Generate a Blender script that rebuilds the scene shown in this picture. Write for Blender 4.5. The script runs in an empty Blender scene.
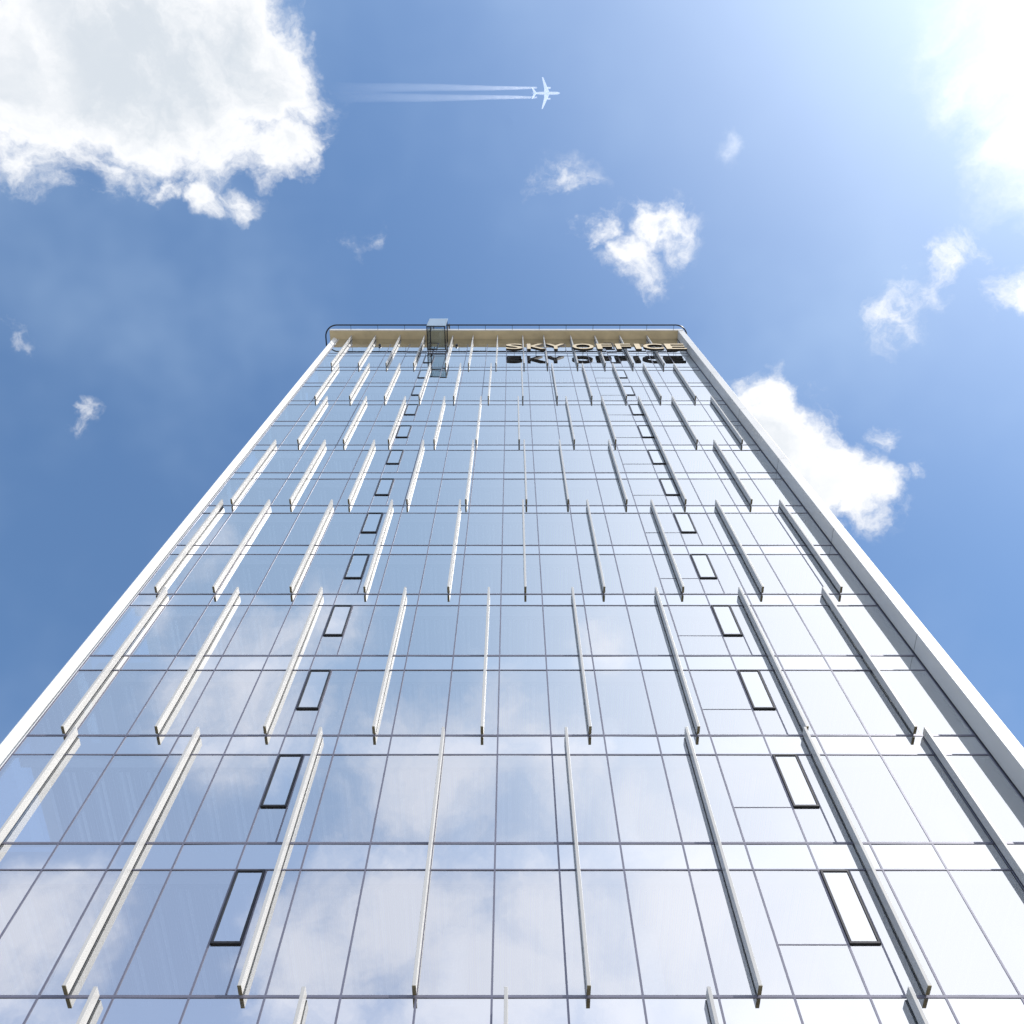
import bpy, bmesh, math, random
from mathutils import Vector, Matrix
random.seed(4)
R = math.radians
scene = bpy.context.scene
C = scene.collection

# ---------------------------------------------------------------- dimensions
F_PX, PITCH = 900.0, math.atan2(900.0, 392.0)
SP, CP = math.sin(PITCH), math.cos(PITCH)
D = 14.36            # camera to facade
CAMZ = 1.65
H = 3.722            # storey height
W = 1.35             # glazing module
Z0 = 11.28 + CAMZ    # height of floor line 0
XL, XR = -12.36, 11.81
ZS = Z0 + 14.15 * H  # underside of the roof overhang
DEPTH = 17.0
def zk(k): return Z0 + k * H
GRID = [-.361 + W * n for n in range(-8, 9)]
EDGES = [XL] + GRID + [XR]
KMIN, KMAX = -3, 14

# ---------------------------------------------------------------- helpers
def empty(name, loc=(0, 0, 0), label=None, cat=None, group=None):
    o = bpy.data.objects.new(name, None); C.objects.link(o); o.location = loc
    if label: o['label'] = label
    if cat: o['category'] = cat
    if group: o['group'] = group
    return o
def build(name, bm, mat, parent=None, bevel=0, smooth=False, sheet=False):
    if not sheet: bmesh.ops.recalc_face_normals(bm, faces=bm.faces[:])
    me = bpy.data.meshes.new(name); bm.to_mesh(me); bm.free()
    for m in (mat if isinstance(mat, (list, tuple)) else [mat]): me.materials.append(m)
    if smooth:
        for p in me.polygons: p.use_smooth = True
    o = bpy.data.objects.new(name, me); C.objects.link(o)
    if parent: o.parent = parent
    if bevel:
        b = o.modifiers.new('bevel', 'BEVEL'); b.width = bevel; b.segments = 2; b.limit_method = 'ANGLE'
    return o
def box(bm, x0, x1, y0, y1, z0, z1, mi=0):
    v = [bm.verts.new(p) for p in ((x0,y0,z0),(x1,y0,z0),(x1,y1,z0),(x0,y1,z0),(x0,y0,z1),(x1,y0,z1),(x1,y1,z1),(x0,y1,z1))]
    for f in ((0,3,2,1),(4,5,6,7),(0,1,5,4),(1,2,6,5),(2,3,7,6),(3,0,4,7)):
        bm.faces.new([v[i] for i in f]).material_index = mi
def fbox(bm, x0, x1, e0, e1, z0, z1, mi=0):      # box by its distance e in front of the glass
    box(bm, x0, x1, D - e1, D - e0, z0, z1, mi)
def tube(bm, pts, r, n=10, cap=True):
    pts = [Vector(p) for p in pts]; rings = []
    for i, p in enumerate(pts):
        a = pts[max(i-1, 0)]; b = pts[min(i+1, len(pts)-1)]
        t = (b - a).normalized()
        up = Vector((0,0,1)) if abs(t.z) < .9 else Vector((1,0,0))
        s = t.cross(up).normalized(); u = s.cross(t)
        rr = r[i] if isinstance(r, (list, tuple)) else r
        rings.append([bm.verts.new(p + (s*math.cos(q) + u*math.sin(q))*rr) for q in [2*math.pi*j/n for j in range(n)]])
    for A, B in zip(rings, rings[1:]):
        for j in range(n): bm.faces.new((A[j], A[(j+1)%n], B[(j+1)%n], B[j]))
    if cap:
        bm.faces.new(rings[0][::-1]); bm.faces.new(rings[-1])

# ---------------------------------------------------------------- materials
def mat(name):
    m = bpy.data.materials.new(name); m.use_nodes = True
    nt = m.node_tree; nt.nodes.clear()
    return m, nt, nt.nodes.new('ShaderNodeOutputMaterial')
def pbr(name, col, rough=.5, metal=0, var=.06, scale=3.0, bump=0, spec=.5, stretch=None):
    m, nt, out = mat(name)
    b = nt.nodes.new('ShaderNodeBsdfPrincipled')
    b.inputs['Roughness'].default_value = rough; b.inputs['Metallic'].default_value = metal
    b.inputs['Specular IOR Level'].default_value = spec
    tc = nt.nodes.new('ShaderNodeTexCoord'); mp = nt.nodes.new('ShaderNodeMapping')
    if stretch: mp.inputs['Scale'].default_value = stretch
    nz = nt.nodes.new('ShaderNodeTexNoise'); nz.inputs['Scale'].default_value = scale; nz.inputs['Detail'].default_value = 5
    nt.links.new(tc.outputs['Object'], mp.inputs[0]); nt.links.new(mp.outputs[0], nz.inputs['Vector'])
    rp = nt.nodes.new('ShaderNodeValToRGB')
    rp.color_ramp.elements[0].position = .3; rp.color_ramp.elements[1].position = .7
    rp.color_ramp.elements[0].color = (*[c*(1-var) for c in col], 1)
    rp.color_ramp.elements[1].color = (*[min(1, c*(1+var)) for c in col], 1)
    nt.links.new(nz.outputs['Fac'], rp.inputs[0]); nt.links.new(rp.outputs[0], b.inputs['Base Color'])
    rr = nt.nodes.new('ShaderNodeMapRange'); rr.inputs['To Min'].default_value = rough*.85; rr.inputs['To Max'].default_value = min(1, rough*1.15)
    nt.links.new(nz.outputs['Fac'], rr.inputs['Value']); nt.links.new(rr.outputs[0], b.inputs['Roughness'])
    if bump:
        bp = nt.nodes.new('ShaderNodeBump'); bp.inputs['Strength'].default_value = bump; bp.inputs['Distance'].default_value = .02
        nt.links.new(nz.outputs['Fac'], bp.inputs['Height']); nt.links.new(bp.outputs[0], b.inputs['Normal'])
    nt.links.new(b.outputs[0], out.inputs['Surface'])
    return m
def glass(name, refl=.6, tint=(.40, .50, .58), gcol=(.93, .96, 1.0), wave=.0):
    m, nt, out = mat(name)
    tr = nt.nodes.new('ShaderNodeBsdfTransparent'); tr.inputs[0].default_value = (*tint, 1)
    gl = nt.nodes.new('ShaderNodeBsdfGlossy'); gl.inputs['Roughness'].default_value = 0.0; gl.inputs[0].default_value = (*gcol, 1)
    fr = nt.nodes.new('ShaderNodeFresnel'); fr.inputs[0].default_value = 1.5
    mr = nt.nodes.new('ShaderNodeMapRange'); mr.inputs['To Min'].default_value = refl; mr.inputs['To Max'].default_value = 1
    nt.links.new(fr.outputs[0], mr.inputs[0])
    mx = nt.nodes.new('ShaderNodeMixShader')
    nt.links.new(mr.outputs[0], mx.inputs[0]); nt.links.new(tr.outputs[0], mx.inputs[1]); nt.links.new(gl.outputs[0], mx.inputs[2])
    if wave:
        tc = nt.nodes.new('ShaderNodeTexCoord')
        nz = nt.nodes.new('ShaderNodeTexNoise'); nz.inputs['Scale'].default_value = .55; nz.inputs['Detail'].default_value = 1
        nt.links.new(tc.outputs['Object'], nz.inputs['Vector'])
        bp = nt.nodes.new('ShaderNodeBump'); bp.inputs['Strength'].default_value = wave; bp.inputs['Distance'].default_value = .02
        nt.links.new(nz.outputs['Fac'], bp.inputs['Height']); nt.links.new(bp.outputs[0], gl.inputs['Normal'])
    nt.links.new(mx.outputs[0], out.inputs['Surface'])
    return m
M = dict(
    glass=glass('coated_glass', .64, (.95, .98, 1), (.98, .99, 1), wave=.09),
    spandrel=glass('spandrel_glass', .72, (.30, .38, .46), (.98, .99, 1), wave=.09),
    window=glass('window_glass', .72, (.6, .7, .78), (.98, .99, 1)),
    clear=glass('clear_glass', .10, (.80, .88, .92)),
    smoke=glass('smoked_glass', .02, (.74, .79, .80)),
    white=pbr('white_coated_aluminium', (.52, .512, .495), .38, 0, .05, 2.5, stretch=(1, 1, .15)),
    blade=pbr('pale_panel_cladding', (.62, .62, .61), .42, 0, .07, .7, stretch=(1, 1, .5)),
    corner=pbr('bright_white_cladding', (.84, .84, .83), .35, 0, .03, .8),
    mullion=pbr('grey_anodised_metal', (.17, .17, .22), .35, .3, .08, 2),
    dark=pbr('dark_anodised_metal', (.035, .036, .042), .35, .5, .15, 4),
    railgrey=pbr('recessed_rail_metal', (.10, .105, .11), .5, .3, .15, 3),
    cap=pbr('fin_end_shade', (.20, .17, .10), .5, .3, .3, 14),  # dark tone paints the shade under the fin ends
    soffit=pbr('sandy_soffit_board', (.84, .69, .43), .75, 0, .12, .9, bump=.1),
    ceil=pbr('white_ceiling_metal', (.85, .86, .88), .5, 0, .04, 2),
    carpet=pbr('pale_office_floor', (.68, .67, .64), .6, 0, .05, 1),
    ribshade=pbr('ceiling_rib_shade', (.12, .13, .16), .8, 0, .1, 1),  # dark tone for shade painted into the ceiling ribs
    core=pbr('interior_plaster', (.34, .36, .40), .8, 0, .1, .5),
    floorc=pbr('office_carpet', (.12, .12, .13), .9, 0, .2, 3),
    gold=pbr('brushed_champagne_metal', (.80, .62, .36), .35, .35, .06, 8),
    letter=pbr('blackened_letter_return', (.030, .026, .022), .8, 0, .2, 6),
    pave=pbr('concrete_paving', (.20, .19, .175), .85, 0, .18, .6, bump=.2),
    plinth=pbr('granite_plinth', (.25, .25, .25), .6, 0, .2, 12),
    panelblue=None,
    plane=None,
    roof=pbr('roof_membrane', (.4, .4, .4), .8, 0, .1, .5),
)

def frosted():
    m, nt, out = mat('frosted_blue_glass')
    tr = nt.nodes.new('ShaderNodeBsdfTransparent'); tr.inputs[0].default_value = (.75, .88, .96, 1)
    a = nt.nodes.new('ShaderNodeBsdfTranslucent'); a.inputs[0].default_value = (.80, .90, 1, 1)
    d = nt.nodes.new('ShaderNodeBsdfDiffuse'); d.inputs[0].default_value = (.80, .90, 1, 1)
    x = nt.nodes.new('ShaderNodeMixShader'); x.inputs[0].default_value = .4
    nt.links.new(a.outputs[0], x.inputs[1]); nt.links.new(d.outputs[0], x.inputs[2])
    y = nt.nodes.new('ShaderNodeMixShader'); y.inputs[0].default_value = .66
    nt.links.new(tr.outputs[0], y.inputs[1]); nt.links.new(x.outputs[0], y.inputs[2])
    nt.links.new(y.outputs[0], out.inputs['Surface'])
    return m
M['panelblue'] = frosted()
def skin():
    m, nt, out = mat('aircraft_paint_with_haze')
    tr = nt.nodes.new('ShaderNodeBsdfTransparent'); tr.inputs[0].default_value = (.93, .97, 1, 1)
    tl_ = nt.nodes.new('ShaderNodeBsdfTranslucent'); tl_.inputs[0].default_value = (.95, .97, 1, 1)
    pb = nt.nodes.new('ShaderNodeBsdfPrincipled'); pb.inputs['Base Color'].default_value = (.85, .88, .92, 1); pb.inputs['Roughness'].default_value = .35
    a = nt.nodes.new('ShaderNodeMixShader'); a.inputs[0].default_value = .25
    nt.links.new(tl_.outputs[0], a.inputs[1]); nt.links.new(pb.outputs[0], a.inputs[2])
    b = nt.nodes.new('ShaderNodeMixShader'); b.inputs[0].default_value = .29  # transparent share imitates air haze; translucency lightens the shaded underside
    nt.links.new(tr.outputs[0], b.inputs[1]); nt.links.new(a.outputs[0], b.inputs[2])
    nt.links.new(b.outputs[0], out.inputs['Surface'])
    return m
M['plane'] = skin()

# ---------------------------------------------------------------- ground
bm = bmesh.new(); s = 6000
bm.faces.new([bm.verts.new(p) for p in ((-s,-s,0),(s,-s,0),(s,s,0),(-s,s,0))])
g = build('ground', bm, M['pave']); g['kind'] = 'structure'; g['label'] = 'pale concrete paving at the foot of the tower'

# ---------------------------------------------------------------- tower
T = empty('office_tower', (0, 0, 0), 'tall office tower with a mirrored glass facade and staggered white vertical fins', 'office tower')

WIN_L = (GRID[4] , GRID[4] + .64)      # both opening-window columns
WIN_R = (GRID[13], GRID[13] + .64)
GRIDI = {round(x, 3): i for i, x in enumerate(EDGES)}
def is_win(b):                          # bay index -> window column that starts there
    x0 = EDGES[b]
    for w in (WIN_L, WIN_R):
        if abs(x0 - w[0]) < .01: return w
    return None
WK0 = .298
def quad(bm, x0, x1, z0, z1, tilt=(0, 0), e=0, th=.02):
    g_ = .006
    x0 += g_; x1 -= g_; z0 += g_; z1 -= g_
    cx, cz = (x0+x1)/2, (z0+z1)/2
    y = lambda x, z, o: D - e + o + (x-cx)*tilt[0] + (z-cz)*tilt[1]
    f = [bm.verts.new((x, y(x, z, 0), z)) for x, z in ((x0,z0),(x1,z0),(x1,z1),(x0,z1))]
    bm.faces.new(f)
def tl(): return (random.gauss(0, .0022), random.gauss(0, .0016))
panes = []; spands = []
for k in range(KMIN, KMAX):
    for b in range(len(EDGES) - 1):
        x0, x1 = EDGES[b], EDGES[b+1]
        w = is_win(b)
        rects = []
        zb, zt = zk(k), zk(k + .797)
        if w:
            rects.append((w[1], x1, zb, zt))
            rects.append((w[0], w[1], zb, zk(k + WK0)))
        elif abs(x1 - WIN_R[0]) < .01:
            rects.append((x0, x1, zb, zk(k + WK0))); rects.append((x0, x1, zk(k + WK0), zt))
        else:
            rects.append((x0, x1, zb, zt))
        for r in rects: panes.append((k, r))
        spands.append((k, (x0, x1, zt, zk(k+1))))
for b in range(len(EDGES) - 1): spands.append((14, (EDGES[b], EDGES[b+1], zk(14), ZS)))
def inframe(k, r):
    cx, cz = (r[0]+r[1])/2, (r[2]+r[3])/2 - CAMZ
    w = D*CP + cz*SP
    u = F_PX*cx/w; v = F_PX*(-D*SP + cz*CP)/w
    return abs(u) < 560 and abs(v) < 540
def emit(lst, nm, m):
    lst = sorted(lst, key=lambda t: (not inframe(*t), t[0], abs(t[1][0])))
    rest = bmesh.new()
    for i, (k, r) in enumerate(lst):
        bm = bmesh.new() if i < 99 else rest
        quad(bm, *r, tilt=tl())
        if i < 99: build(nm, bm, m, T, sheet=True)
    o = build(nm, rest, m, T, sheet=True); o['kind'] = 'stuff'
emit(panes, 'glass_pane', M['glass'])
emit(spands, 'spandrel_panel', M['spandrel'])

for x in EDGES:                                            # full-height mullions
    bm = bmesh.new()
    xx = x + (.03 if x == XL else -.03 if x == XR else 0)
    fbox(bm, xx-.020, xx+.020, -.10, .012, 1.76, zk(13.7))
    build('mullion', bm, M['mullion'], T)
for k in range(KMIN, KMAX):                            # transoms
    bm = bmesh.new(); fbox(bm, XL, XR, -.08, .015, zk(k)-.027, zk(k)+.027); build('transom', bm, M['mullion'], T)
    if k < KMAX:
        if k < KMAX-1:
            bm = bmesh.new(); fbox(bm, XL, XR, -.08, .015, zk(k+.797)-.017, zk(k+.797)+.017); build('transom', bm, M['mullion'], T)
        bm = bmesh.new(); fbox(bm, EDGES[EDGES.index(GRID[13])-1]+.03, WIN_R[0]-.03, -.08, .009, zk(k+WK0)-.009, zk(k+WK0)+.009)
        build('glazing_bar', bm, M['mullion'], T)
        for w in (WIN_L, WIN_R):
            bm = bmesh.new(); fbox(bm, w[1]-.018, w[1]+.018, -.08, .010, zk(k)+.037, zk(k+.797)-.025)
            build('glazing_bar', bm, M['mullion'], T)
            # opening window
            x0, x1, z0, z1 = w[0]+.026, w[1]-.02, zk(k+WK0), zk(k+.797)-.03
            t = .044; ep = .045
            bm = bmesh.new()
            fbox(bm, x0, x1, -.05, ep, z0, z0+t); fbox(bm, x0, x1, -.05, ep, z1-t, z1)
            fbox(bm, x0, x0+t, -.05, ep, z0+t, z1-t); fbox(bm, x1-t, x1, -.05, ep, z0+t, z1-t)
            wf = build('window', bm, M['dark'], T)
            bm = bmesh.new(); quad(bm, x0+t, x1-t, z0+t, z1-t, tilt=(random.gauss(0,.002), random.gauss(0,.002)), e=.02)
            build('pane', bm, M['window'], wf, sheet=True)

# interior: slabs, ribbed ceilings, core
for k in range(KMIN, KMAX):
    bm = bmesh.new(); box(bm, XL+.25, XR-.1, D+.22, D+DEPTH-.3, zk(k+.86), zk(k+1)-.02); build('floor_slab', bm, M['carpet'], T)
    bm = bmesh.new()
    zc = zk(k+.80); xa, xb = XL+.7, XR-.5; pitch = .17; y0, y1 = D+.55, D+9.0
    x = xa; prev = None; prof = []
    while x < xb:
        prof += [(x, zc), (x+.085, zc), (x+.095, zc+.09), (x+.155, zc+.09), (x+.165, zc)]; x += pitch
    rows = [[bm.verts.new((px, yy, pz)) for px, pz in prof] for yy in (y0, y1)]
    for i in range(len(prof)-1):
        bm.faces.new((rows[0][i], rows[0][i+1], rows[1][i+1], rows[1][i])).material_index = 0 if i % 4 in (0, 3) else 1  # groove faces coloured dark to paint in the rib shading
    build('ceiling', bm, [M['ceil'], M['ribshade']], T)
    bm = bmesh.new(); fbox(bm, XL+.15, XR-.1, -.40, -.14, zk(k+.80), zk(k+.86)-.003); build('blind_box', bm, M['ceil'], T)
for x in GRID[1::3]:
    bm = bmesh.new(); tube(bm, [(x+.5, D+1.9, 1.8), (x+.5, D+1.9, ZS-.2)], .3, 20); build('column', bm, M['ceil'], T, smooth=False)
bm = bmesh.new(); box(bm, XL+5, XR-2, D+9.05, D+12, 1, ZS-.1); build('interior_wall', bm, M['core'], T)
bm = bmesh.new(); box(bm, XR-.08, XR+.35, D+.08, D+DEPTH, 0, ZS); build('side_wall', bm, M['blade'], T)
# left flank: glass with its own mullions
bm = bmesh.new()
for k in range(KMIN, KMAX):
    v = [bm.verts.new(p) for p in ((XL+.01, D+.1, zk(k)), (XL+.01, D+DEPTH, zk(k)), (XL+.01, D+DEPTH, zk(k+1)), (XL+.01, D+.1, zk(k+1)))]
    bm.faces.new(v)
build('flank_glass', bm, M['clear'], T)
bm = bmesh.new(); box(bm, XL, XR, D+DEPTH, D+DEPTH+.3, 0, ZS); build('rear_wall', bm, M['blade'], T)
bm = bmesh.new(); fbox(bm, XL, XR, -.3, .02, 0, 1.72); build('plinth', bm, M['plinth'], T, .01)
bm = bmesh.new(); fbox(bm, XL-.012, XL+.006, -.12, .022, 1.76, ZS-.01); build('corner_trim', bm, M['corner'], T)

# roof with overhang
bm = bmesh.new(); box(bm, -13.0, 12.22, D-.59, D+DEPTH+.6, ZS, ZS+.05); build('soffit', bm, M['soffit'], T)
bm = bmesh.new(); box(bm, -13.03, 12.23, D-.62, D+DEPTH+.63, ZS+.053, ZS+.50); build('roof', bm, M['blade'], T, .015)
bm = bmesh.new(); fbox(bm, XR+.004, 12.22, -1.2, .62, 0, ZS-.004)
bl = build('side_blade', bm, M['blade'], T, .012)
for k in range(KMIN, KMAX + 1, 2):
    bm = bmesh.new(); z = zk(k) + .05*H
    fbox(bm, XR-.001, 12.222, -.001, .6215, z-.006, z+.006)
    build('panel_joint', bm, M['railgrey'], bl)
bm = bmesh.new(); fbox(bm, XR-.022, XR+.002, -.0, .035, 1.8, ZS-.01); build('shadow_gap', bm, M['dark'], bl)
bm = bmesh.new(); 
a_ = [(-12.47, D+.35), (-12.47, D), (-12.70, D-.133), (-12.74, D-.12), (-12.74, D+.35)]
va = [bm.verts.new((x, y, 0)) for x, y in a_]; vb = [bm.verts.new((x, y, ZS-.004)) for x, y in a_]
bm.faces.new(va); bm.faces.new(vb[::-1])
for i in range(5): bm.faces.new((va[i], va[(i+1)%5], vb[(i+1)%5], vb[i]))
cf = build('corner_strip', bm, M['corner'], T, .006)
for k in range(KMIN, KMAX + 1, 2):
    bm = bmesh.new(); fbox(bm, -12.468, XL-.014, -.2, -.14, zk(k)-.03, zk(k)+.03); build('bracket', bm, M['railgrey'], cf)

# roof railing
def arc(cx, cy, r, a0, a1, z, n=8):
    return [(cx + r*math.cos(a0+(a1-a0)*i/n), cy + r*math.sin(a0+(a1-a0)*i/n), z) for i in range(n+1)]
zr = ZS + .20; xl, xr, yf = -13.34, 12.52, D - .96; rc = .85
pts = [(xl, D+DEPTH, zr)] + arc(xl+rc, yf+rc, rc, math.pi, 1.5*math.pi, zr) + arc(xr-rc, yf+rc, rc, 1.5*math.pi, 2*math.pi, zr) + [(xr, D+DEPTH, zr)]
bm = bmesh.new(); tube(bm, pts, .05, 8); rl = build('railing', bm, M['dark'], T, smooth=True)
x = -11.5
while x < 12.0:
    bm = bmesh.new(); tube(bm, [(x, D-.61, zr), (x, yf+.04, zr)], .014, 6); build('bracket', bm, M['dark'], rl); x += 1.92
# small lamps below the overhang
for x in (-11.5, -9.15, -3.83):
    bm = bmesh.new()
    z = zk(13.55)
    tube(bm, [(x, D-.02, z), (x, D-.05, z), (x, D-.14, z-.02)], [.09, .10, .07], 12)
    build('spotlight', bm, M['dark'], T, smooth=False)

# fins: (bottom storey, top storey, x positions)
FINS = [
 (-2, 0, (-10.98, -7.38, -3.69, -.106, 3.486, 7.05, 10.65)),
 (0, 2, (-11.05, -7.95, -4.84, -1.74, 1.366, 4.41, 7.41, 10.46)),
 (2, 4, (-11.39, -9.02, -6.27, -3.51, -.763, 1.984, 4.73, 7.48, 10.23)),
 (4, 6, (-11.74, -9.83, -7.29, -4.86, -2.10, .443, 3.04, 5.64, 8.26, 10.85)),
 (6, 8, (-11.37, -8.99, -6.62, -4.26, -1.87, .584, 2.28, 4.65, 9.71)),
 (6, 10, (7.04,)),
 (8, 10, (-10.30, -8.11, -5.94, -3.75, -1.73, .346, 3.0, 4.99, 8.91, 11.08)),
 (10, 12, (-10.97, -9.04, -7.10, -5.17, -3.25, -1.32, .604, 2.52, 4.45, 6.37, 8.30, 10.23)),
 (12, 14.15, (-11.44, -9.72, -7.97, -6.23, -4.21, -2.76, -1.02, .766, 2.25, 4.17, 5.90, 7.67, 9.62)),
]
E1, E2, TH = .055, .284, .068
for ka, kb, xs in FINS:
    h = (kb - ka) * H - (.04 if kb > 14 else .02)
    bm = bmesh.new(); box(bm, -TH/2, TH/2, -E2, -E1, .0, h)
    proto = build('fin', bm, M['white'], T, .004); 
    bm = bmesh.new(); box(bm, -.018, .018, -E1+.001, -.016, .04, h-.02); rail = build('mounting_rail', bm, M['railgrey'], proto)
    bm = bmesh.new(); box(bm, -TH/2-.001, TH/2+.001, -E2-.001, -E1+.001, -.012, -.0005); capo = build('end_shade_plate', bm, M['cap'], proto)  # added plate, its dark colour paints shade on the fin's underside
    for i, x in enumerate(xs):
        if i == 0: f = proto
        else:
            f = proto.copy(); C.objects.link(f); f.parent = T
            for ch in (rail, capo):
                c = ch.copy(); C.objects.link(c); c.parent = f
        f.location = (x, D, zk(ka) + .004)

# ---------------------------------------------------------------- sign
SGN = empty('rooftop_sign', (5.5, D-.42, zk(12.78)), 'large champagne metal letters reading SKY OFFICE under the roof edge', 'sign')
hh = 1.50; wf = 900*15.66/233 - .5*CP
LET = [('S',505.9,522.5),('K',526.9,545.2),('Y',545.9,565),('O',572.3,593.3),('F',596.7,612),('F',615.6,631),('I',634.7,640.2),('C',643,662.5),('E',665,685)]
for ch, a, b in LET:
    cu = bpy.data.curves.new('letter', 'FONT'); cu.body = ch; cu.extrude = .06; cu.offset = .014; cu.resolution_u = 8
    to = bpy.data.objects.new('tmp', cu); C.objects.link(to)
    bpy.context.view_layer.update()
    me = bpy.data.meshes.new_from_object(to.evaluated_get(bpy.context.evaluated_depsgraph_get()))
    bpy.data.objects.remove(to)
    me.name = 'letter'
    xs_ = [v.co.x for v in me.vertices]; ys_ = [v.co.y for v in me.vertices]
    x0, x1, y0, y1 = min(xs_), max(xs_), min(ys_), max(ys_)
    wa, wb = (a-512)/900*wf, (b-512)/900*wf
    for v in me.vertices:
        X = wa + (v.co.x-x0)/(x1-x0)*(wb-wa); Zz = (v.co.y-y0)/(y1-y0)*hh; Yy = -v.co.z*1.25
        v.co = (X - SGN.location.x, Yy, Zz)
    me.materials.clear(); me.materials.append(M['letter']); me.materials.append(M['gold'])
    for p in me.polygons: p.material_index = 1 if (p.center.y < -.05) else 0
    lo = bpy.data.objects.new('letter', me); C.objects.link(lo); lo.parent = SGN
    # bright front trim standing just proud
    me.update()
    for z in (.35, 1.1):
        bm = bmesh.new(); cxl = (wa+wb)/2 - SGN.location.x
        tube(bm, [(cxl-(.0), .06, z), (cxl, .40, z)], .012, 6)
        build('stand_off', bm, M['letter'], lo)

# ---------------------------------------------------------------- gondola
gx0, gx1, gz0, gz1, ge = -5.72, -4.46, zk(13.09), zk(13.70), 1.76
G = empty('maintenance_gondola', ((gx0+gx1)/2, D, gz0), 'glass-walled maintenance gondola with dark frame hanging in front of the roof overhang', 'gondola')
G.location = (0, 0, 0)
t = .065
bm = bmesh.new()
for (x, w_) in ((gx0, t), (gx1-t, t)):
    fbox(bm, x, x+w_, .12, ge, gz0, gz0+t)
    fbox(bm, x, x+w_, ge-t, ge, gz0+t, gz1); fbox(bm, x, x+w_, .12, .12+t, gz0+t, gz1)
    fbox(bm, x, x+w_, .12+t, ge-t, gz1-t, gz1)
fbox(bm, gx0+t, gx1-t, ge-t, ge, gz0, gz0+t); fbox(bm, gx0+t, gx1-t, .12, .12+t, gz0, gz0+t)
fbox(bm, gx0+t, gx1-t, ge-t, ge, gz1-t, gz1); fbox(bm, gx0+.24, gx0+.29, .12+t, ge-t, gz0+.01, gz0+t)
build('frame', bm, M['dark'], G, .006)
bm = bmesh.new(); fbox(bm, gx0+t+.003, gx1-t-.003, .215, ge-t-.003, gz0+.05, gz0+.07); build('floor_panel', bm, M['smoke'], G)
bm = bmesh.new(); fbox(bm, gx0+.02, gx1+.04, ge+.002, ge+.03, gz0+.08, gz1+.02); build('front_panel', bm, M['panelblue'], G, .004)
for x in (gx0+.03, gx1-.045):
    bm = bmesh.new(); fbox(bm, x, x+.012, .215, ge-t-.003, gz0+t+.003, gz1-t-.003); build('side_panel', bm, M['clear'], G)
for x in (gx0+.06, gx1-.06):
    bm = bmesh.new(); tube(bm, [(x, D-.9, gz1-.04), (x, D-.9, ZS+.9), (x, D-.5, ZS+1.1), (x, D+1.2, ZS+1.1)], .045, 8)
    build('davit_arm', bm, M['dark'], G)

# ---------------------------------------------------------------- directions
def pdir(px, py, mirror=False):
    u, v = px-512, 512-py
    d = Vector((u, -v*SP + F_PX*CP, v*CP + F_PX*SP)).normalized()
    if mirror: d.y = -d.y
    return d

# ---------------------------------------------------------------- airliner
ALT = 2000.0
d = pdir(546.5, 93.2); pc = Vector((0, 0, CAMZ)) + d*(ALT/d.z)
A = empty('airliner', pc, 'tiny white airliner high overhead drawing two vapour trails', 'airplane')
prof = [(-27,.4),(-24,1.3),(-18,2.3),(-10,2.9),(14,2.9),(20,2.8),(24,2.1),(26.5,1.1),(27.3,.2)]
bm = bmesh.new(); tube(bm, [(x, 0, (.8 if x < -15 else 0)) for x, r in prof], [r for x, r in prof], 16); build('fuselage', bm, M['plane'], A, smooth=True)
def wing(bm, pts, th):
    a = [bm.verts.new((x, y, z+th/2)) for x, y, z in pts]; b = [bm.verts.new((x, y, z-th/2)) for x, y, z in pts]
    bm.faces.new(a); bm.faces.new(b[::-1])
    n = len(pts)
    for i in range(n): bm.faces.new((a[i], a[(i+1)%n], b[(i+1)%n], b[i]))
for sgn in (-1, 1):
    bm = bmesh.new(); wing(bm, [(6, sgn*2, -1), (-9+2, sgn*29, 1.5), (-10.5+1, sgn*29, 1.5), (-4.5, sgn*8, -.6), (-5, sgn*2, -1)], .8)
    build('wing', bm, M['plane'], A)
    bm = bmesh.new(); wing(bm, [(-20, sgn*1, 1.5), (-27.5, sgn*10.5, 2), (-30, sgn*10.5, 2), (-26, sgn*1, 1.5)], .5)
    build('tailplane', bm, M['plane'], A)
    bm = bmesh.new(); tube(bm, [(1, sgn*10, -3), (3, sgn*10, -3), (8, sgn*10, -3)], [1.2, 1.8, 1.7], 12)
    build('engine', bm, M['plane'], A)
bm = bmesh.new(); v = [(-19, 0, 2), (-27, 0, 11), (-30, 0, 11), (-26, 0, 2)]
a = [bm.verts.new((x, .3, z)) for x, y, z in v]; b = [bm.verts.new((x, -.3, z)) for x, y, z in v]
bm.faces.new(a); bm.faces.new(b[::-1])
for i in range(4): bm.faces.new((a[i], a[(i+1)%4], b[(i+1)%4], b[i]))
build('tail_fin', bm, M['plane'], A)
A.rotation_euler = (R(4), 0, 0)

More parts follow.
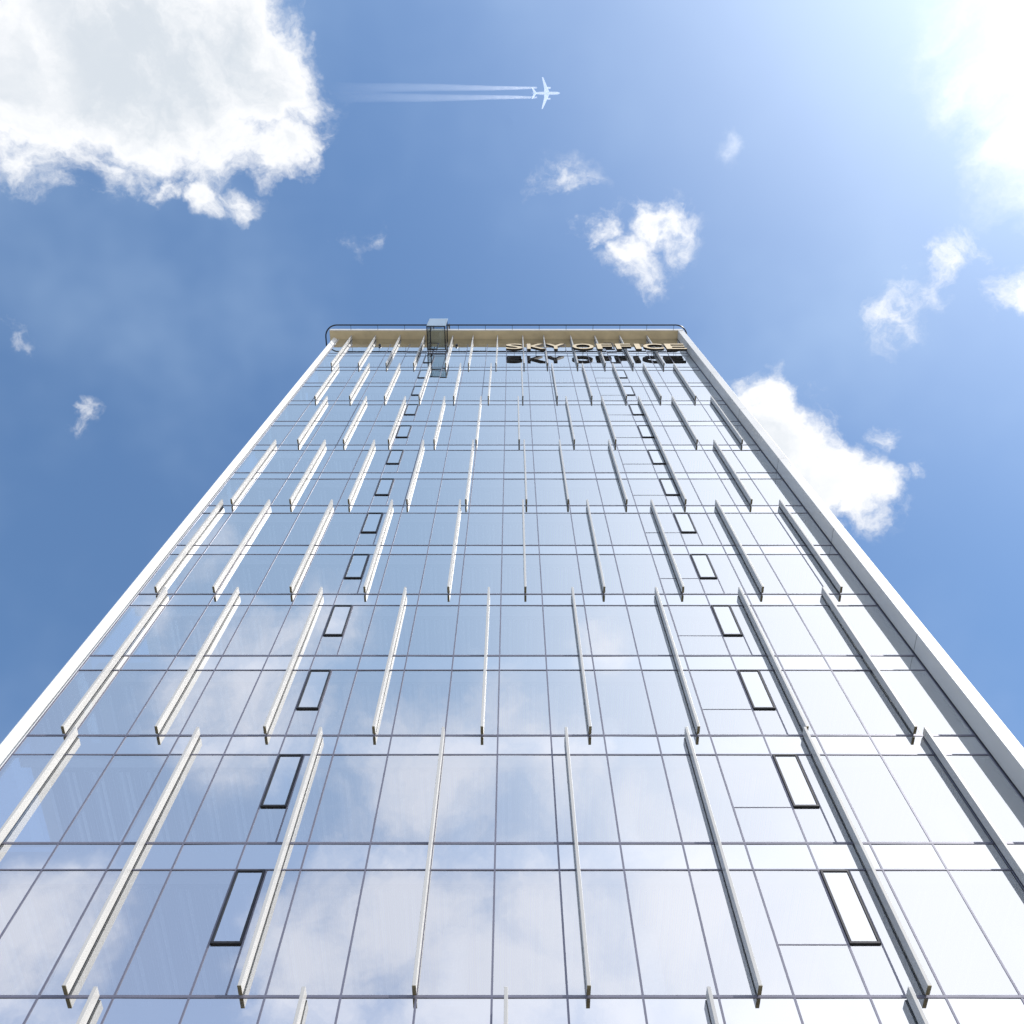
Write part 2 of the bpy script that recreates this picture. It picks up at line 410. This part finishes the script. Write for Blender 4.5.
# contrails: real volumes behind the airliner
LTR = 420.0
def trail_mat():
    m, nt, out = mat('vapour')
    vs = nt.nodes.new('ShaderNodeVolumePrincipled')
    vs.inputs['Color'].default_value = (.97, .98, 1, 1); vs.inputs['Anisotropy'].default_value = .6
    tc = nt.nodes.new('ShaderNodeTexCoord'); sx = nt.nodes.new('ShaderNodeSeparateXYZ')
    nt.links.new(tc.outputs['Object'], sx.inputs[0])
    mr = nt.nodes.new('ShaderNodeMapRange'); mr.inputs['From Min'].default_value = -LTR; mr.inputs['From Max'].default_value = 0
    nt.links.new(sx.outputs['X'], mr.inputs[0])
    pw = nt.nodes.new('ShaderNodeMath'); pw.operation = 'POWER'; pw.inputs[1].default_value = 7
    nt.links.new(mr.outputs[0], pw.inputs[0])
    nz = nt.nodes.new('ShaderNodeTexNoise'); nz.inputs['Scale'].default_value = .06; nz.inputs['Detail'].default_value = 3
    nt.links.new(tc.outputs['Object'], nz.inputs['Vector'])
    m1 = nt.nodes.new('ShaderNodeMath'); m1.operation = 'MULTIPLY'; nt.links.new(pw.outputs[0], m1.inputs[0]); nt.links.new(nz.outputs['Fac'], m1.inputs[1])
    m2 = nt.nodes.new('ShaderNodeMath'); m2.operation = 'MULTIPLY'; m2.inputs[1].default_value = .17; nt.links.new(m1.outputs[0], m2.inputs[0])
    m3 = nt.nodes.new('ShaderNodeMath'); m3.operation = 'MULTIPLY_ADD'; m3.inputs[1].default_value = .016; nt.links.new(mr.outputs[0], m3.inputs[0]); nt.links.new(m2.outputs[0], m3.inputs[2])
    nt.links.new(m3.outputs[0], vs.inputs['Density'])
    nt.links.new(vs.outputs[0], out.inputs['Volume'])
    return m
TM = trail_mat()
for py, dy, lab in ((87.8, 5.0, 'upper of the two white vapour trails behind the airliner'), (97.6, -1.0, 'lower of the two white vapour trails behind the airliner')):
    d = pdir(537, py); p0 = Vector((0, 0, CAMZ)) + d*(ALT/d.z) + Vector((0, 0, -2))
    n = 24; bm = bmesh.new(); pts = []; rr = []
    for i in range(n+1):
        q = i/n
        pts.append((-LTR*q, dy*0 + math.sin(q*9+py)*.6, 0)); rr.append(1.7 + 9.5*q**.8 + random.uniform(-.2, .2)*q)
    tube(bm, pts, rr, 12)
    o = build('vapour_trail', bm, TM); o.location = p0; o['label'] = lab; o['category'] = 'contrail'; o['group'] = 'vapour trails behind the airliner'

# ---------------------------------------------------------------- sun and sky
SUN = Vector((.53, -.33, .78)).normalized()
el = math.asin(SUN.z); az = math.atan2(SUN.x, SUN.y)        # azimuth clockwise from +Y
sl = bpy.data.lights.new('sun', 'SUN'); sl.energy = 4.7; sl.angle = R(.53); sl.color = (1, .96, .90)
so = bpy.data.objects.new('sun', sl); C.objects.link(so); so.rotation_euler = SUN.to_track_quat('Z', 'Y').to_euler()

world = bpy.data.worlds.new('World'); scene.world = world; world.use_nodes = True
nt = world.node_tree; nt.nodes.clear()
N = nt.nodes.new; Lk = nt.links.new
def math_(op, a, b=None, c=None, clamp=False):
    n = N('ShaderNodeMath'); n.operation = op; n.use_clamp = clamp
    for i, v in enumerate((a, b, c)):
        if v is None: continue
        if isinstance(v, (int, float)): n.inputs[i].default_value = v
        else: Lk(v, n.inputs[i])
    return n.outputs[0]
def vmath(op, a, b=None, scale=None):
    n = N('ShaderNodeVectorMath'); n.operation = op
    for i, v in enumerate((a, b)):
        if v is None: continue
        if isinstance(v, (tuple, Vector)): n.inputs[i].default_value = tuple(v)
        else: Lk(v, n.inputs[i])
    if scale is not None: n.inputs['Scale'].default_value = scale
    return n.outputs['Value'] if op in ('DISTANCE', 'DOT_PRODUCT', 'LENGTH') else n.outputs[0]
def mrange(v, a, b, c=0, d=1, smooth=False):
    n = N('ShaderNodeMapRange'); n.interpolation_type = 'SMOOTHSTEP' if smooth else 'LINEAR'
    Lk(v, n.inputs[0])
    for i, q in enumerate((a, b, c, d)): n.inputs[1+i].default_value = q
    return n.outputs[0]
def noise(vec, scale, detail=8, rough=.55, col=False):
    n = N('ShaderNodeTexNoise'); n.inputs['Scale'].default_value = scale; n.inputs['Detail'].default_value = detail; n.inputs['Roughness'].default_value = rough
    Lk(vec, n.inputs['Vector']); return n.outputs['Color' if col else 'Fac']
def mixc(fac, a, b, mode='MIX'):
    n = N('ShaderNodeMix'); n.data_type = 'RGBA'; n.blend_type = mode
    if isinstance(fac, float): n.inputs[0].default_value = fac
    else: Lk(fac, n.inputs[0])
    for i, v in ((6, a), (7, b)):
        if isinstance(v, tuple): n.inputs[i].default_value = (*v, 1)
        else: Lk(v, n.inputs[i])
    return n.outputs[2]
STR = .10
tc = N('ShaderNodeTexCoord'); DIR = vmath('NORMALIZE', tc.outputs['Generated'])
sky = N('ShaderNodeTexSky'); sky.sky_type = 'NISHITA'; sky.sun_disc = False
sky.sun_elevation = el; sky.sun_rotation = az; sky.air_density = 1.0; sky.dust_density = .7; sky.ozone_density = 1.5
tint = mixc(1.0, sky.outputs[0], (1.60, 1.93, 2.10), 'MULTIPLY')
sd = vmath('DOT_PRODUCT', DIR, SUN)
au = math_('POWER', mrange(sd, .60, 1.0), 3.0)
auc = vmath('SCALE', mixc(1.0, (4.2, 4.0, 3.6), (1, 1, 1), 'MULTIPLY'), None); Lk(au, auc.node.inputs['Scale'])
base = vmath('ADD', tint, auc)
# clouds: puffs at fixed directions in the sky, broken up by noise
w1 = noise(DIR, 6.0, 6, .6, True)
w1c = vmath('SUBTRACT', w1, (.5, .5, .5))
warp = vmath('ADD', DIR, vmath('SCALE', w1c, None, .16))
PUFFS = [ # px, py, radius px, strength, mirrored
 (-30,40,150,1.0,0),(70,50,130,1.0,0),(160,50,125,1.0,0),(235,40,95,.9,0),(120,120,85,.75,0),(20,110,95,.8,0),(200,115,80,.72,0),(280,140,50,.62,0),
 (285,40,55,.7,0),(245,215,26,.50,0),(205,205,28,.52,0),(150,190,28,.5,0),(30,165,40,.6,0),(95,170,40,.55,0),
 (600,240,32,.54,0),(652,230,42,.68,0),(634,258,40,.60,0),(556,186,32,.30,0),
 (770,455,75,1.0,0),(820,490,62,.9,0),(868,505,45,.9,0),(868,440,26,.55,0),(745,425,50,.8,0),(820,540,50,.8,0),(830,415,26,.52,0),(775,405,36,.7,0),(870,430,22,.5,0),(915,480,20,.32,0),
 (945,285,46,.40,0),(905,315,38,.42,0),(985,262,44,.32,0),(1030,315,50,.62,0),(955,265,30,.36,0),(745,156,20,.36,2),(790,155,16,.25,2),
 (55,410,28,.55,0),(2,345,28,.45,0),(350,235,20,.28,0),
 (1085,10,175,1.0,2),(1085,150,115,.9,2),(1035,40,75,1.0,2),
]
MIRR = [(250,690,95,.75),(290,740,70,.6),(215,530,60,.45),(330,640,60,.55),(430,770,85,.75),(400,900,120,.9),(330,960,90,.9),(560,920,120,.8),(650,840,80,.5),(480,1000,120,.95),
 (15,960,95,.85),(500,720,60,.55),(560,770,80,.75),(700,930,110,.85),(780,1000,100,.8),(720,780,60,.5),(600,650,60,.5),(360,830,60,.5),(160,600,50,.4),(640,1000,90,.8)]
PUFFS += [(*m, 1) for m in MIRR]
def field(vec, lst):
    acc = None
    for px, py, r, st, mi in lst:
        c = pdir(px, py, mi == 1); e_ = pdir(px + r, py, mi == 1); rad = (c - e_).length
        q = mrange(vmath('DISTANCE', vec, c), 0, rad*1.35, st, 0)
        acc = q if acc is None else math_('SMOOTH_MAX', acc, q, .12) if False else math_('MAXIMUM', acc, q)
    return acc
fld = field(warp, [p for p in PUFFS if p[4] == 0])
fld2 = field(warp, [p for p in PUFFS if p[4] == 1])
fld3 = field(warp, [p for p in PUFFS if p[4] == 2])
n1 = noise(warp, 11, 12, .62)
dens = math_('MULTIPLY_ADD', math_('SUBTRACT', n1, .5), 2.0, math_('MULTIPLY', fld, 1.30))
cov = math_('MULTIPLY', mrange(dens, .16, .70, 0, 1, True), mrange(fld, .02, .18, 0, 1))
n2 = noise(warp, 4.5, 5, .5)
n3 = noise(DIR, 1.6, 5, .6)
thick = math_('MULTIPLY', mrange(dens, .55, 1.3, 0, 1, True), mrange(n2, .36, .60, .15, 1.0, True))
ccol = vmath('ADD', mixc(thick, (10.3, 10.4, 10.6), (7.1, 7.7, 8.4)), auc)
# thin high cloud: softer, over the half of the sky behind the viewer and towards the sun
sep = N('ShaderNodeSeparateXYZ'); Lk(DIR, sep.inputs[0])
veil = math_('MULTIPLY', mrange(n3, .38, .70, 0, 1, True), .30)
back = mrange(sep.outputs[1], -.09, -.24, 0, .55, True)
side = math_('MULTIPLY', mrange(sep.outputs[1], -.12, -.32, 0, 1, True), mrange(sep.outputs[0], -.13, .42, 0, .96, True))
soft = math_('MULTIPLY', mrange(math_('MULTIPLY_ADD', math_('SUBTRACT', n1, .5), 1.2, fld2), .06, .80, 0, .80, True), mrange(fld2, .0, .3, 0, 1))
def over(a, b):
    return math_('SUBTRACT', 1.0, math_('MULTIPLY', math_('SUBTRACT', 1.0, a), math_('SUBTRACT', 1.0, b)))
glow = math_('MULTIPLY', mrange(math_('MULTIPLY_ADD', math_('SUBTRACT', n1, .5), .8, fld3), .10, .75, 0, .96, True), mrange(fld3, .0, .2, 0, 1))
haze_ = over(veil, back)
hcol = mixc(mrange(sep.outputs[2], .58, .92, 0, 1, True), (6.4, 7.4, 10.0), (6.8, 8.9, 11.4))
sky1 = mixc(haze_, base, hcol)
sky2 = mixc(glow, mixc(side, mixc(soft, sky1, (11.4, 11.6, 12.7)), (15.0, 15.3, 16.4)), (13.0, 13.2, 13.4))
final = mixc(cov, sky2, ccol)
bg = N('ShaderNodeBackground'); Lk(final, bg.inputs[0]); bg.inputs[1].default_value = STR
wo = N('ShaderNodeOutputWorld'); Lk(bg.outputs[0], wo.inputs[0])

# ---------------------------------------------------------------- camera
cam = bpy.data.cameras.new('camera'); cam.sensor_width = 36; cam.lens = 36*F_PX/1024; cam.clip_end = 20000; cam.clip_start = .1
co = bpy.data.objects.new('camera', cam); C.objects.link(co); co.location = (0, 0, CAMZ); co.rotation_euler = (math.pi/2 + PITCH, 0, 0)
scene.camera = co
scene.view_settings.view_transform = 'Standard'; scene.view_settings.look = 'None'
scene.view_settings.exposure = 0; scene.view_settings.gamma = 1
scene.render.resolution_x = 1024; scene.render.resolution_y = 1024
scene.cycles.max_bounces = 10; scene.cycles.volume_bounces = 3; scene.cycles.transparent_max_bounces = 16
